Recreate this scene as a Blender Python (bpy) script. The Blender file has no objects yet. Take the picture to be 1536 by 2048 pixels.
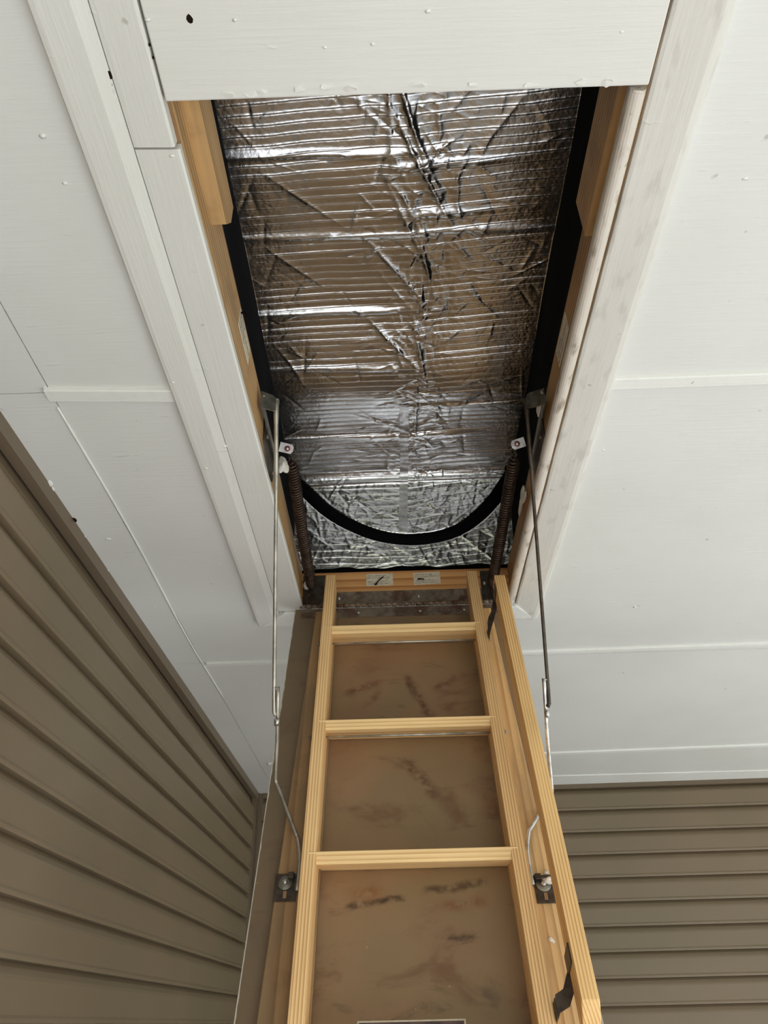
import bpy, bmesh, math, random
import numpy as np
from mathutils import Matrix, Vector

random.seed(7)
rng = np.random.default_rng(11)
S = bpy.context.scene
C = S.collection

# ---------------------------------------------------------------- camera
HZ = 2.4                     # height of the trim faces round the hatch
CAMZ = 1.4
cam_d = bpy.data.cameras.new('camera')
cam = bpy.data.objects.new('camera', cam_d)
C.objects.link(cam)
R_right = Vector((0.9995256896617555, 0.023629421962509924, -0.019749585411090124))
R_down = Vector((-0.02953648359612241, 0.5540254360119131, -0.8319756080490496))
R_fwd = Vector((-0.008717330036673035, 0.8321643267225094, 0.5544605860541436))
cm = Matrix.Identity(4)
for i in range(3):
    cm[i][0] = R_right[i]; cm[i][1] = -R_down[i]; cm[i][2] = -R_fwd[i]
cm.translation = (0, 0, CAMZ)
cam.matrix_world = cm
cam_d.sensor_fit = 'VERTICAL'
cam_d.sensor_height = 24.0
cam_d.lens = 1538.0 / 2048.0 * 24.0
cam_d.clip_start = 0.02
S.camera = cam

# ---------------------------------------------------------------- world, light, exposure
w = bpy.data.worlds.new('overcast_sky')
S.world = w
w.use_nodes = True
wn = w.node_tree
wn.nodes.clear()
wo = wn.nodes.new('ShaderNodeOutputWorld')
bg = wn.nodes.new('ShaderNodeBackground')
bg.inputs['Color'].default_value = (0.90, 0.96, 1.0, 1)
bg.inputs['Strength'].default_value = 0.5
wn.links.new(bg.outputs[0], wo.inputs[0])
sun_d = bpy.data.lights.new('sun', 'SUN')
sun_d.energy = 5.2
sun_d.angle = math.radians(4)
sun_d.color = (0.965, 0.985, 1.0)
sun = bpy.data.objects.new('sun', sun_d)
C.objects.link(sun)
sun.rotation_euler = (math.radians(54), 0, math.radians(40))
S.view_settings.view_transform = 'Standard'
S.view_settings.look = 'None'
S.view_settings.gamma = 1.0
S.view_settings.use_curve_mapping = False
S.view_settings.exposure = 1.6


# ---------------------------------------------------------------- materials
def lin(c):
    return tuple(((v / 255) / 12.92 if v / 255 <= 0.04045 else ((v / 255 + 0.055) / 1.055) ** 2.4) for v in c) + (1,)


class NT:
    def __init__(self, name):
        self.m = bpy.data.materials.new(name)
        self.m.use_nodes = True
        self.t = self.m.node_tree
        self.b = self.t.nodes['Principled BSDF']
        tc = self.t.nodes.new('ShaderNodeTexCoord')
        self.obj = tc.outputs['Object']

    def n(self, typ, **kw):
        nd = self.t.nodes.new(typ)
        for k, v in kw.items():
            setattr(nd, k, v)
        return nd

    def l(self, a, b):
        self.t.links.new(a, b)

    def put(self, sock, v):
        if hasattr(v, 'is_output'):
            self.l(v, sock)
        else:
            sock.default_value = v

    def mapping(self, scale=(1, 1, 1), loc=(0, 0, 0), rot=(0, 0, 0), src=None):
        m = self.n('ShaderNodeMapping')
        m.inputs['Scale'].default_value = scale
        m.inputs['Location'].default_value = loc
        m.inputs['Rotation'].default_value = rot
        self.l(src or self.obj, m.inputs['Vector'])
        return m.outputs[0]

    def noise(self, vec, scale, detail=3, rough=0.5, dist=0.0):
        t = self.n('ShaderNodeTexNoise')
        t.inputs['Scale'].default_value = scale
        t.inputs['Detail'].default_value = detail
        t.inputs['Roughness'].default_value = rough
        t.inputs['Distortion'].default_value = dist
        self.l(vec, t.inputs['Vector'])
        return t.outputs['Fac']

    def ramp(self, fac, stops):
        r = self.n('ShaderNodeValToRGB')
        e = r.color_ramp.elements
        while len(e) > 1:
            e.remove(e[-1])
        e[0].position, e[0].color = stops[0][0], stops[0][1]
        for p, c in stops[1:]:
            x = e.new(p); x.color = c
        self.l(fac, r.inputs[0])
        return r.outputs[0]

    def mask(self, fac, lo, hi):
        r = self.n('ShaderNodeMapRange', interpolation_type='SMOOTHSTEP')
        r.inputs[1].default_value = lo; r.inputs[2].default_value = hi
        self.l(fac, r.inputs[0])
        return r.outputs[0]

    def math(self, op, a, b=None, c=None):
        m = self.n('ShaderNodeMath', operation=op)
        self.put(m.inputs[0], a)
        if b is not None: self.put(m.inputs[1], b)
        if c is not None: self.put(m.inputs[2], c)
        return m.outputs[0]

    def mix(self, fac, a, b, mode='MIX'):
        m = self.n('ShaderNodeMix', data_type='RGBA', blend_type=mode)
        self.put(m.inputs[0], fac)
        self.put(m.inputs[6], a)
        self.put(m.inputs[7], b)
        return m.outputs[2]

    def bump(self, h, strength, dist, prev=None):
        b = self.n('ShaderNodeBump')
        b.inputs['Strength'].default_value = strength
        b.inputs['Distance'].default_value = dist
        self.l(h, b.inputs['Height'])
        if prev: self.l(prev, b.inputs['Normal'])
        return b.outputs[0]

    def done(self, col=None, rough=None, metal=None, normal=None, spec=None):
        if col is not None: self.put(self.b.inputs['Base Color'], col)
        if rough is not None: self.put(self.b.inputs['Roughness'], rough)
        if metal is not None: self.put(self.b.inputs['Metallic'], metal)
        if spec is not None: self.b.inputs['Specular IOR Level'].default_value = spec
        if normal is not None: self.l(normal, self.b.inputs['Normal'])
        return self.m

    def stroke(self, p0, p1, wd, soft=0.4):
        """1 inside a smear running from p0 to p1 in the object's XY plane, 0 outside (stain masks)."""
        dx, dy = p1[0] - p0[0], p1[1] - p0[1]
        L = math.hypot(dx, dy); a = math.atan2(dy, dx)
        sub = self.n('ShaderNodeVectorMath', operation='SUBTRACT')
        self.l(self.warp, sub.inputs[0]); sub.inputs[1].default_value = ((p0[0] + p1[0]) / 2, (p0[1] + p1[1]) / 2, 0)
        v = self.mapping(rot=(0, 0, -a), src=sub.outputs[0])
        sx = self.n('ShaderNodeSeparateXYZ'); self.l(v, sx.inputs[0])
        ax = self.math('ABSOLUTE', sx.outputs[0]); ay = self.math('ABSOLUTE', sx.outputs[1])
        fx = self.mask(ax, L / 2, L / 2 - wd * soft)
        fy = self.mask(ay, wd / 2, wd / 2 * (1 - soft))
        return self.math('MULTIPLY', fx, fy)


def white_paint(name, base, grime=0.0, streak=(1.2, 26, 26), edge=None):
    N = NT(name)
    big = N.noise(N.obj, 1.7, 4)
    col = N.mix(N.mask(big, 0.3, 0.75), lin(base), lin((base[0] - 9, base[1] - 9, base[2] - 11)))
    fl = N.noise(N.obj, 38, 2)
    specks = N.mask(fl, 0.74, 0.8)
    col = N.mix(N.math('MULTIPLY', specks, 0.45 + grime * .4), col, lin((140, 132, 118)))
    if edge:
        sx = N.n('ShaderNodeSeparateXYZ'); N.l(N.obj, sx.inputs[0])
        jit = N.noise(N.mapping((60, 9, 60)), 1.0, 4)
        d = N.math('ADD', N.math('ABSOLUTE', N.math('SUBTRACT', sx.outputs[0], edge[0])), N.math('MULTIPLY', jit, edge[1]))
        g = N.mask(d, edge[1] * 1.0, edge[1] * 0.35)
        col = N.mix(N.math('MULTIPLY', g, 0.75), col, lin((88, 82, 76)))
    if grime:
        bl = N.mask(N.noise(N.mapping((40, 14, 40)), 1.3, 4), 0.52, 0.72)
        col = N.mix(N.math('MULTIPLY', bl, grime), col, lin((136, 122, 104)))
    st = N.noise(N.mapping(streak), 6.0, 4, 0.6)
    nb = N.bump(st, 0.28, 0.003)
    nb = N.bump(N.noise(N.obj, 160, 2), 0.12, 0.001, nb)
    bl2 = N.mask(N.noise(N.mapping((9, 30, 30)), 1.4, 3), 0.70, 0.78)
    nb = N.bump(bl2, 0.5, 0.0015, nb)
    return N.done(col, 0.5, normal=nb, spec=0.35)


def pine(name, axis, light, dark, ring=55, blotch=0.0, gray=0.0, center=(0.0, 0.0, 0.0), dirt=None):
    """grain running along `axis` (0,1,2) of the object's coordinates"""
    N = NT(name)
    sc = [1, 1, 1]; sc[axis] = 0.035
    oi = N.n('ShaderNodeObjectInfo')
    off = N.n('ShaderNodeVectorMath', operation='SCALE')
    off.inputs[0].default_value = (0.31, 0.27, 0.36); N.l(oi.outputs['Random'], off.inputs['Scale'])
    add = N.n('ShaderNodeVectorMath', operation='ADD')
    N.l(N.obj, add.inputs[0]); N.l(off.outputs[0], add.inputs[1])
    base = add.outputs[0]
    v = N.mapping(tuple(sc), center, src=base)
    wv = N.n('ShaderNodeTexWave', wave_type='RINGS', rings_direction='XYZ'[axis], wave_profile='SAW')
    wv.inputs['Scale'].default_value = ring
    wv.inputs['Distortion'].default_value = 3.0
    wv.inputs['Detail'].default_value = 2.0
    wv.inputs['Detail Scale'].default_value = 0.12
    N.l(v, wv.inputs['Vector'])
    s2 = [140, 140, 140]; s2[axis] = 5
    fib = N.noise(N.mapping(tuple(s2), src=base), 1.0, 4, 0.65)
    col = N.ramp(wv.outputs['Fac'], [(0.0, light), (0.45, tuple(l * .75 + d * .25 for l, d in zip(light, dark))), (0.86, dark), (1.0, light)])
    col = N.mix(N.math('MULTIPLY', N.mask(fib, 0.35, 0.75), 0.22), col, tuple(x * .66 for x in dark[:3]) + (1,), 'MIX')
    s3 = [14, 14, 14]; s3[axis] = 2.2
    big = N.noise(N.mapping(tuple(s3), src=base), 1.0, 3)
    col = N.mix(N.math('MULTIPLY', N.mask(big, 0.4, 0.75), 0.35), col, tuple(x * 1.25 for x in light[:3]) + (1,))
    if blotch:
        b2 = N.mask(N.noise(base, 9, 4, 0.6, 0.6), 0.5, 0.72)
        col = N.mix(N.math('MULTIPLY', b2, blotch), col, lin((92, 66, 44)))
    if gray:
        b3 = N.mask(N.noise(N.mapping(tuple(s3), src=base), 1.7, 4), 0.42, 0.62)
        col = N.mix(N.math('MULTIPLY', b3, gray), col, lin((122, 104, 82)))
    nb = N.bump(fib, 0.18, 0.002)
    return N.done(col, 0.55, normal=nb, spec=0.3)


def metal(name, col, rough=0.4, met=1.0, rust=0.0, rustcol=(86, 58, 42), scale=60):
    N = NT(name)
    n = N.noise(N.obj, scale, 4)
    c = N.mix(N.mask(n, 0.35, 0.7), lin(col), lin(tuple(int(x * .78) for x in col)))
    if rust:
        r = N.mask(N.noise(N.obj, scale * .5, 5, 0.65), 0.45, 0.68)
        c = N.mix(N.math('MULTIPLY', r, rust), c, lin(rustcol))
    return N.done(c, rough, met, normal=N.bump(n, 0.15, 0.001))


M = {}
M['ceiling'] = white_paint('ceiling_paint', (226, 225, 221))
M['casing'] = white_paint('casing_paint', (226, 224, 219), streak=(26, 1.2, 26))
M['header'] = white_paint('header_paint', (228, 226, 221), streak=(1.2, 26, 26))
M['casing_dirty'] = white_paint('dirty_casing_paint', (222, 218, 211), 0.18, (26, 1.2, 26), edge=(0.349, 0.017))
M['bead'] = white_paint('mottled_bead_paint', (216, 207, 196), 0.85, (26, 1.2, 26))
M['batten'] = white_paint('batten_paint', (236, 235, 230), 0.05)

N = NT('vinyl_siding')
n1 = N.noise(N.mapping((1, 1, 1)), 2.2, 3)
cc = N.mix(N.mask(n1, .3, .7), lin((127, 110, 88)), lin((120, 106, 84)))
gr = N.noise(N.mapping((8, 8, 90)), 2.0, 3)
M['siding'] = N.done(cc, 0.42, normal=N.bump(gr, 0.08, 0.0015), spec=0.4)
N = NT('siding_trim_vinyl')
M['siding_trim'] = N.done(lin((112, 97, 79)), 0.4, spec=0.4)

M['rail_wood'] = pine('rail_wood', 1, lin((255, 219, 160)), lin((206, 142, 80)), 58, center=(.7, 0, .12))
M['handrail_wood'] = pine('handrail_wood', 1, lin((244, 204, 142)), lin((184, 126, 66)), 58, center=(.7, 0, .2))
M['tread_wood'] = pine('tread_wood', 0, lin((250, 216, 158)), lin((214, 164, 104)), 50)
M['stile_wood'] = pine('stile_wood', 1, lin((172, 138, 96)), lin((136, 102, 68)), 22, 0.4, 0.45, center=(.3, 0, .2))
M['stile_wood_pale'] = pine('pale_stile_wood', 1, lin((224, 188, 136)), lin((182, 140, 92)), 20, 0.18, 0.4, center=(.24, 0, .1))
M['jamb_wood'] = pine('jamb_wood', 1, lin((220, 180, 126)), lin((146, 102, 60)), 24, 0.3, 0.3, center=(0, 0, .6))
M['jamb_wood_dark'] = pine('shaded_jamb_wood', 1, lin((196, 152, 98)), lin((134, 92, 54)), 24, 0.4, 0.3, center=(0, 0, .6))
M['end_jamb_wood'] = pine('end_jamb_wood', 0, lin((226, 172, 112)), lin((178, 114, 62)), 16)
M['cleat_wood'] = pine('cleat_wood', 1, lin((212, 172, 116)), lin((160, 116, 70)), 26, 0.25, 0.2, center=(0, 0, .6))

# stained door panel with its smears (object XY = panel plane)
N = NT('stained_door_panel')
wn_ = N.n('ShaderNodeTexNoise'); wn_.inputs['Scale'].default_value = 22; wn_.inputs['Detail'].default_value = 3
N.l(N.obj, wn_.inputs['Vector'])
ws = N.n('ShaderNodeVectorMath', operation='MULTIPLY_ADD')
N.l(wn_.outputs['Color'], ws.inputs[0]); ws.inputs[1].default_value = (0.034, 0.034, 0); 
sb = N.n('ShaderNodeVectorMath', operation='SUBTRACT'); N.l(N.obj, sb.inputs[0]); sb.inputs[1].default_value = (0.017, 0.017, 0)
N.l(sb.outputs[0], ws.inputs[2])
N.warp = ws.outputs[0]
base = N.noise(N.obj, 5.5, 4)
col = N.ramp(base, [(0.25, lin((140, 106, 80))), (0.5, lin((150, 119, 88))), (0.75, lin((140, 114, 84)))])
olv = N.mask(N.noise(N.mapping((1, 1, 1), (7, 2, 0)), 3.6, 3), 0.42, 0.62)
col = N.mix(N.math('MULTIPLY', olv, 0.6), col, lin((134, 115, 84)))
red = N.mask(N.noise(N.mapping((1, 1.6, 1), (3, 1, 0)), 7, 5, 0.6, 0.5), 0.52, 0.72)
col = N.mix(N.math('MULTIPLY', red, 0.55), col, lin((104, 66, 46)))
drk = N.mask(N.noise(N.mapping((2.2, 6.5, 1), (1, 5, 0)), 3.2, 5, 0.65, 0.4), 0.58, 0.76)
col = N.mix(N.math('MULTIPLY', drk, 0.6), col, lin((74, 60, 44)))
patchy = N.mask(N.noise(N.obj, 48, 4, 0.65), 0.28, 0.62)
for p0, p1, wd, k, cs in [
        ((-0.135, -0.345), (-0.02, -0.29), 0.022, 0.5, (98, 58, 40)), ((-0.13, -0.30), (-0.085, -0.30), 0.055, 0.5, (100, 60, 42)),
        ((-0.09, -0.40), (-0.03, -0.315), 0.022, 0.4, (100, 62, 42)), ((0.02, -0.27), (0.09, -0.44), 0.026, 0.6, (92, 56, 38)),
        ((0.08, -0.335), (0.17, -0.28), 0.02, 0.45, (98, 60, 42)), ((0.0, -0.535), (0.10, -0.66), 0.034, 0.6, (88, 54, 38)),
        ((0.10, -0.42), (0.17, -0.44), 0.03, 0.4, (84, 54, 40)),
        ((-0.12, -0.885), (0.02, -0.865), 0.016, 0.75, (70, 54, 38)), ((0.03, -0.86), (0.18, -0.835), 0.02, 0.6, (72, 56, 42)),
        ((-0.12, -0.865), (-0.02, -0.85), 0.035, 0.6, (128, 84, 48)), ((0.05, -0.89), (0.18, -0.875), 0.03, 0.5, (122, 78, 48)),
        ((0.08, -0.95), (0.14, -0.95), 0.008, 0.7, (62, 50, 38)), ((0.04, -1.0), (0.07, -0.97), 0.04, 0.5, (78, 54, 40)),
        ((0.10, -1.08), (0.19, -1.02), 0.06, 0.45, (66, 54, 46))]:
    col = N.mix(N.math('MULTIPLY', N.math('MULTIPLY', N.stroke(p0, p1, wd * 1.45, 0.95), patchy), min(1.0, k * 1.4)), col, lin(cs))
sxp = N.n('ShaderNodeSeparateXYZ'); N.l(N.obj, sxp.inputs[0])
left_strip = N.mask(sxp.outputs[0], -0.19, -0.205)
col = N.mix(N.math('MULTIPLY', left_strip, 0.65), col, lin((106, 93, 74)))  # strip along the left edge mixed towards a greyer brown
dust = N.mask(N.noise(N.obj, 85, 2), 0.75, 0.79)
col = N.mix(N.math('MULTIPLY', dust, 0.6), col, lin((196, 176, 148)))
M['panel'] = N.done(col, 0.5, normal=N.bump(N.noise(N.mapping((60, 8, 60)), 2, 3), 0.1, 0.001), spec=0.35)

M['panel_edge'] = white_paint('chipped_panel_edge', (205, 198, 184), 0.7, (26, 1.2, 26))

# foil
N = NT('aluminium_foil')
vo = N.n('ShaderNodeTexVoronoi', feature='F1'); vo.inputs['Scale'].default_value = 105
N.l(N.mapping((1, 1, 1)), vo.inputs['Vector'])
bub = N.math('SUBTRACT', 1.0, vo.outputs['Distance'])
cr = N.noise(N.obj, 46, 5, 0.6, 1.2)
rid = N.math('ABSOLUTE', N.math('SUBTRACT', cr, 0.5))
nb = N.bump(bub, 0.11, 0.003)
nb = N.bump(rid, 0.13, 0.005, nb)
nb = N.bump(N.noise(N.obj, 10, 3), 0.12, 0.02, nb)
M['foil'] = N.done(lin((212, 212, 212)), 0.24, 1.0, normal=nb)
N = NT('foil_tape')
M['tape'] = N.done(lin((206, 205, 205)), 0.34, 1.0, normal=N.bump(N.noise(N.mapping((1, .3, 1)), 90, 4, 0.6, 0.8), 0.35, 0.003))
N = NT('black_fabric')
M['black'] = N.done(lin((9, 9, 10)), 0.95, normal=N.bump(N.noise(N.obj, 300, 2), 0.3, 0.001), spec=0.08)

M['steel'] = metal('grey_steel', (150, 146, 134), 0.42, 0.85)
M['rod'] = metal('galvanised_rod', (196, 190, 178), 0.42, 0.8, 0.15, scale=22)
M['dark_steel'] = metal('dark_brown_steel', (84, 74, 64), 0.48, 0.6, 0.5, (64, 44, 34))
M['spring'] = metal('brown_spring_steel', (82, 66, 56), 0.42, 0.7, 0.6, (58, 38, 30), 40)
M['hinge'] = metal('weathered_hinge_steel', (140, 124, 108), 0.55, 0.3, 0.9, (92, 60, 44), 36)
M['zinc'] = metal('bright_zinc', (214, 212, 208), 0.3, 0.9)
M['plate'] = metal('pale_pivot_plate', (236, 232, 232), 0.35, 0.3)
N = NT('red_paint'); M['red'] = N.done(lin((120, 26, 40)), 0.4)
N = NT('paper_label'); M['label'] = N.done(N.mix(N.mask(N.noise(N.obj, 120, 3), .4, .75), lin((226, 214, 190)), lin((202, 186, 158))), 0.6)
N = NT('label_ink'); M['ink'] = N.done(lin((52, 44, 40)), 0.7)
N = NT('label_picture'); M['label_dark'] = N.done(N.mix(N.mask(N.noise(N.obj, 24, 2), .4, .65), lin((62, 46, 46)), lin((104, 82, 76))), 0.5)
N = NT('hole_dark'); M['hole'] = N.done(lin((34, 24, 20)), 0.9, spec=0.05)
N = NT('white_fluff'); M['fluff'] = N.done(lin((226, 219, 208)), 0.95, normal=N.bump(N.noise(N.obj, 260, 4), 0.9, 0.004))
N = NT('porch_floor')
fb = N.noise(N.mapping((2, 14, 2)), 3, 4)
M['floor'] = N.done(N.mix(N.mask(fb, .3, .7), lin((200, 201, 204)), lin((186, 188, 192))), 0.7)
N = NT('lawn'); M['ground'] = N.done(N.mix(N.mask(N.noise(N.obj, 1.5, 5), .35, .65), lin((122, 122, 108)), lin((106, 110, 92))), 0.9)


# ---------------------------------------------------------------- mesh helpers
def mesh_obj(name, verts, faces, mat, parent=None, smooth=False, local=False):
    me = bpy.data.meshes.new(name)
    me.from_pydata([tuple(map(float, v)) for v in verts], [], faces)
    me.update()
    return link(name, me, mat, parent, smooth, local)


def link(name, me, mat, parent=None, smooth=False, local=False):
    if mat and not me.materials:
        me.materials.append(mat)
    if smooth:
        me.polygons.foreach_set('use_smooth', [True] * len(me.polygons))
    o = bpy.data.objects.new(name, me)
    C.objects.link(o)
    if parent is not None:
        o.parent = parent
        if not local:
            o.matrix_parent_inverse = world_of(parent).inverted()
    return o


def world_of(o):
    m = o.matrix_basis.copy()
    if o.parent:
        m = world_of(o.parent) @ o.matrix_parent_inverse @ m
    return m


def bm_obj(name, bm, mat, parent=None, smooth=False, local=False):
    bmesh.ops.recalc_face_normals(bm, faces=bm.faces)
    me = bpy.data.meshes.new(name)
    bm.to_mesh(me); bm.free()
    return link(name, me, mat, parent, smooth, local)


def box_bm(lo, hi, bev=0.0, seg=1):
    bm = bmesh.new()
    bmesh.ops.create_cube(bm, size=1)
    for v in bm.verts:
        v.co = Vector([lo[i] + (v.co[i] + .5) * (hi[i] - lo[i]) for i in range(3)])
    if bev:
        bmesh.ops.bevel(bm, geom=bm.edges[:], offset=bev, segments=seg, affect='EDGES', profile=0.5)
    return bm


def box(name, lo, hi, mat, parent=None, bev=0.0, local=False, seg=1):
    return bm_obj(name, box_bm(lo, hi, bev, seg), mat, parent, False, local)


def prism(name, prof, axis, a, b, mat, parent=None, local=False, bev=0.0):
    """polygon prof [(u,v)] swept from a to b along axis; (u,v) are the other two axes in xyz order"""
    bm = bmesh.new()
    def pt(u, v, t):
        q = [u, v]; q.insert(axis, t); return q
    A = [bm.verts.new(pt(u, v, a)) for u, v in prof]
    B = [bm.verts.new(pt(u, v, b)) for u, v in prof]
    n = len(prof)
    bm.faces.new(A); bm.faces.new(B[::-1])
    for i in range(n):
        bm.faces.new((A[i], A[(i + 1) % n], B[(i + 1) % n], B[i]))
    if bev:
        bmesh.ops.bevel(bm, geom=bm.edges[:], offset=bev, segments=1, affect='EDGES', profile=0.5)
    return bm_obj(name, bm, mat, parent, False, local)


def smooth_path(pts, k=6):
    pts = [np.array(p, float) for p in pts]
    out = []
    n = len(pts)
    for i in range(n - 1):
        p0 = pts[max(i - 1, 0)]; p1 = pts[i]; p2 = pts[i + 1]; p3 = pts[min(i + 2, n - 1)]
        for j in range(k):
            t = j / k
            out.append(0.5 * ((2 * p1) + (-p0 + p2) * t + (2 * p0 - 5 * p1 + 4 * p2 - p3) * t * t + (-p0 + 3 * p1 - 3 * p2 + p3) * t ** 3))
    out.append(pts[-1])
    return out


def tube_data(pts, r, seg=8):
    pts = [np.array(p, float) for p in pts]
    n = len(pts)
    verts, faces = [], []
    up = np.array([0.31, 0.2, 0.93])
    prev = None
    for i, p in enumerate(pts):
        t = pts[min(i + 1, n - 1)] - pts[max(i - 1, 0)]
        t = t / (np.linalg.norm(t) + 1e-12)
        if prev is None:
            a = np.cross(t, up); a /= np.linalg.norm(a)
        else:
            a = prev - t * (prev @ t); a /= np.linalg.norm(a)
        prev = a
        b = np.cross(t, a)
        rr = r[i] if hasattr(r, '__len__') else r
        for k in range(seg):
            an = 2 * math.pi * k / seg
            verts.append(p + rr * (math.cos(an) * a + math.sin(an) * b))
    for i in range(n - 1):
        for k in range(seg):
            k2 = (k + 1) % seg
            faces.append((i * seg + k, i * seg + k2, (i + 1) * seg + k2, (i + 1) * seg + k))
    faces.append(tuple(range(seg))[::-1])
    faces.append(tuple((n - 1) * seg + k for k in range(seg)))
    return verts, faces


def tube(name, pts, r, mat, parent=None, seg=8, local=False):
    v, f = tube_data(pts, r, seg)
    return mesh_obj(name, v, f, mat, parent, True, local)


def strap(name, pts, width_vecs, th_vecs, mat, parent=None, local=False):
    """flat bar through pts; per-point half-width and half-thickness vectors"""
    verts, faces = [], []
    for p, wv, tv in zip(pts, width_vecs, th_vecs):
        p, wv, tv = np.array(p, float), np.array(wv, float), np.array(tv, float)
        verts += [p - wv - tv, p + wv - tv, p + wv + tv, p - wv + tv]
    n = len(pts)
    for i in range(n - 1):
        for k in range(4):
            k2 = (k + 1) % 4
            faces.append((i * 4 + k, i * 4 + k2, (i + 1) * 4 + k2, (i + 1) * 4 + k))
    faces.append((3, 2, 1, 0)); faces.append(tuple((n - 1) * 4 + k for k in range(4)))
    return mesh_obj(name, verts, faces, mat, parent, False, local)


def disc(name, c, nrm, r, h, mat, parent=None, seg=12, local=False, r2=None):
    c = np.array(c, float); nrm = np.array(nrm, float); nrm /= np.linalg.norm(nrm)
    return tube(name, [c, c + nrm * h * .7, c + nrm * h], [r, r, (r2 if r2 is not None else r * .8)], mat, parent, seg, local)


def blob_obj(name, c, rad, mat, seed, parent=None, squash=(1, 1, 1), local=False, sub=3, amp=0.45):
    bm = bmesh.new()
    bmesh.ops.create_icosphere(bm, subdivisions=sub, radius=1.0)
    rr = random.Random(seed)
    ks = [(Vector((rr.uniform(-1, 1), rr.uniform(-1, 1), rr.uniform(-1, 1))).normalized(), rr.uniform(.5, 1.0)) for _ in range(14)]
    for v in bm.verts:
        d = v.co.normalized()
        f = 1 - amp
        for kd, ka in ks:
            f += amp * .9 * ka * max(0, d.dot(kd) - .72) / .28
        v.co = Vector([c[i] + d[i] * f * rad * squash[i] for i in range(3)])
    return bm_obj(name, bm, mat, parent, True, local)


def thing(name, label, cat, loc=(0, 0, 0), rot=(0, 0, 0), group=None):
    o = bpy.data.objects.new(name, None)
    C.objects.link(o)
    o.location = loc; o.rotation_euler = rot
    o['label'] = label; o['category'] = cat
    if group: o['group'] = group
    return o


def tag(o, label, cat, group=None):
    o['label'] = label; o['category'] = cat
    if group: o['group'] = group
    return o


def struct(o):
    o['kind'] = 'structure'
    return o


# ================================================================ large structure
CZ = HZ + 0.015          # underside of the ceiling sheets
YB = 4.1                 # back wall (at x = 0.8)
X0, X1, Y0 = -0.86, 3.6, -1.7


def wall_x(y): return -0.776 + 0.010 * y
def back_y(x): return 4.118 - 0.024 * x


# ceiling: an Empty holding painted sheets and battens
ceiling = bpy.data.objects.new('ceiling', None); C.objects.link(ceiling); ceiling.location = (0, 0, CZ)
struct(ceiling)
HX0, HX1, HY0, HY1 = -0.30, 0.372, 0.35, 2.052     # hole cut for the hatch
G = 0.0011
SX = -0.641
rows = [Y0, 1.09, 2.41, 3.56, 4.16]


def sheet(prof):
    prism('ceiling_sheet', prof, 2, CZ, CZ + 0.012, M['ceiling'], ceiling)


sheet([(SX + G, Y0), (X1, Y0), (X1, rows[1] - G), (HX1, rows[1] - G), (HX1, HY0), (HX0, HY0), (HX0, rows[1] - G), (SX + G, rows[1] - G)])
sheet([(SX + G, rows[1] + G), (HX0, rows[1] + G), (HX0, HY1), (HX1, HY1), (HX1, rows[1] + G), (X1, rows[1] + G), (X1, rows[2] - G), (SX + G, rows[2] - G)])
sheet([(SX + G, rows[2] + G), (X1, rows[2] + G), (X1, rows[3] - G), (SX + G, rows[3] - G)])
sheet([(SX + G, rows[3] + G), (X1, rows[3] + G), (X1, 4.16), (SX + G, 4.16)])
sheet([(-0.86, Y0), (SX - G, Y0), (SX - G, rows[1] - .012), (-0.86, rows[1] - .012)])
sheet([(-0.86, rows[1] - .010), (SX - G, rows[1] - .010), (SX - G, 2.40), (-0.86, 2.40)])
sheet([(-0.86, 2.402), (SX - G, 2.402), (SX - G, 4.16), (-0.86, 4.16)])
# unseen boards added over the sheets to stop light leaking through the joints
for lo, hi in [((X0, Y0), (HX0 - .004, 4.3)), ((HX1 + .004, Y0), (X1 + .1, 4.3)), ((HX0 - .004, Y0), (HX1 + .004, HY0)), ((HX0 - .004, HY1 + .006), (HX1 + .004, 4.3))]:
    box('light_block_board', (lo[0], lo[1], CZ + 0.0125), (hi[0], hi[1], CZ + 0.03), M['jamb_wood_dark'], ceiling)


def batten(x0, x1, y0, y1, wd, th=0.006):
    """strip from (x0,y0) to (x1,y1), slightly rounded, under the sheets"""
    prof = [(-wd / 2, 0), (wd / 2, 0), (wd / 2 - .001, -th * .8), (wd / 2 - .004, -th), (-wd / 2 + .004, -th), (-wd / 2 + .001, -th * .8)]
    bm = bmesh.new()
    A = [bm.verts.new((x0, y0 + u, CZ + v)) for u, v in prof]
    B = [bm.verts.new((x1, y1 + u, CZ + v)) for u, v in prof]
    bm.faces.new(A); bm.faces.new(B[::-1])
    for i in range(6):
        bm.faces.new((A[i], A[(i + 1) % 6], B[(i + 1) % 6], B[i]))
    bm_obj('batten', bm, M['batten'], ceiling)


batten(-0.648, -0.40, 1.081, 1.094, 0.036, 0.008)
batten(0.42, X1, 1.098, 1.075, 0.034, 0.008)
batten(-0.628, X1, 2.405, 2.312, 0.026, 0.007)
batten(-0.60, X1, 3.60, 3.42, 0.034, 0.007)
# thin bead of caulk along the left seam
v, f = tube_data([(SX - .0 + .004 * math.sin(y * 5), y, CZ - 0.0003) for y in np.linspace(1.12, 2.72, 40)], [0.0026 + 0.0014 * random.random() for _ in range(40)], 6)
mesh_obj('caulk_bead', v, f, M['batten'], ceiling, True)
box('edge_board', (-0.62, 3.93, CZ - 0.005), (X1, 4.14, CZ + .0005), M['batten'], ceiling, 0.001)

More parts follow.
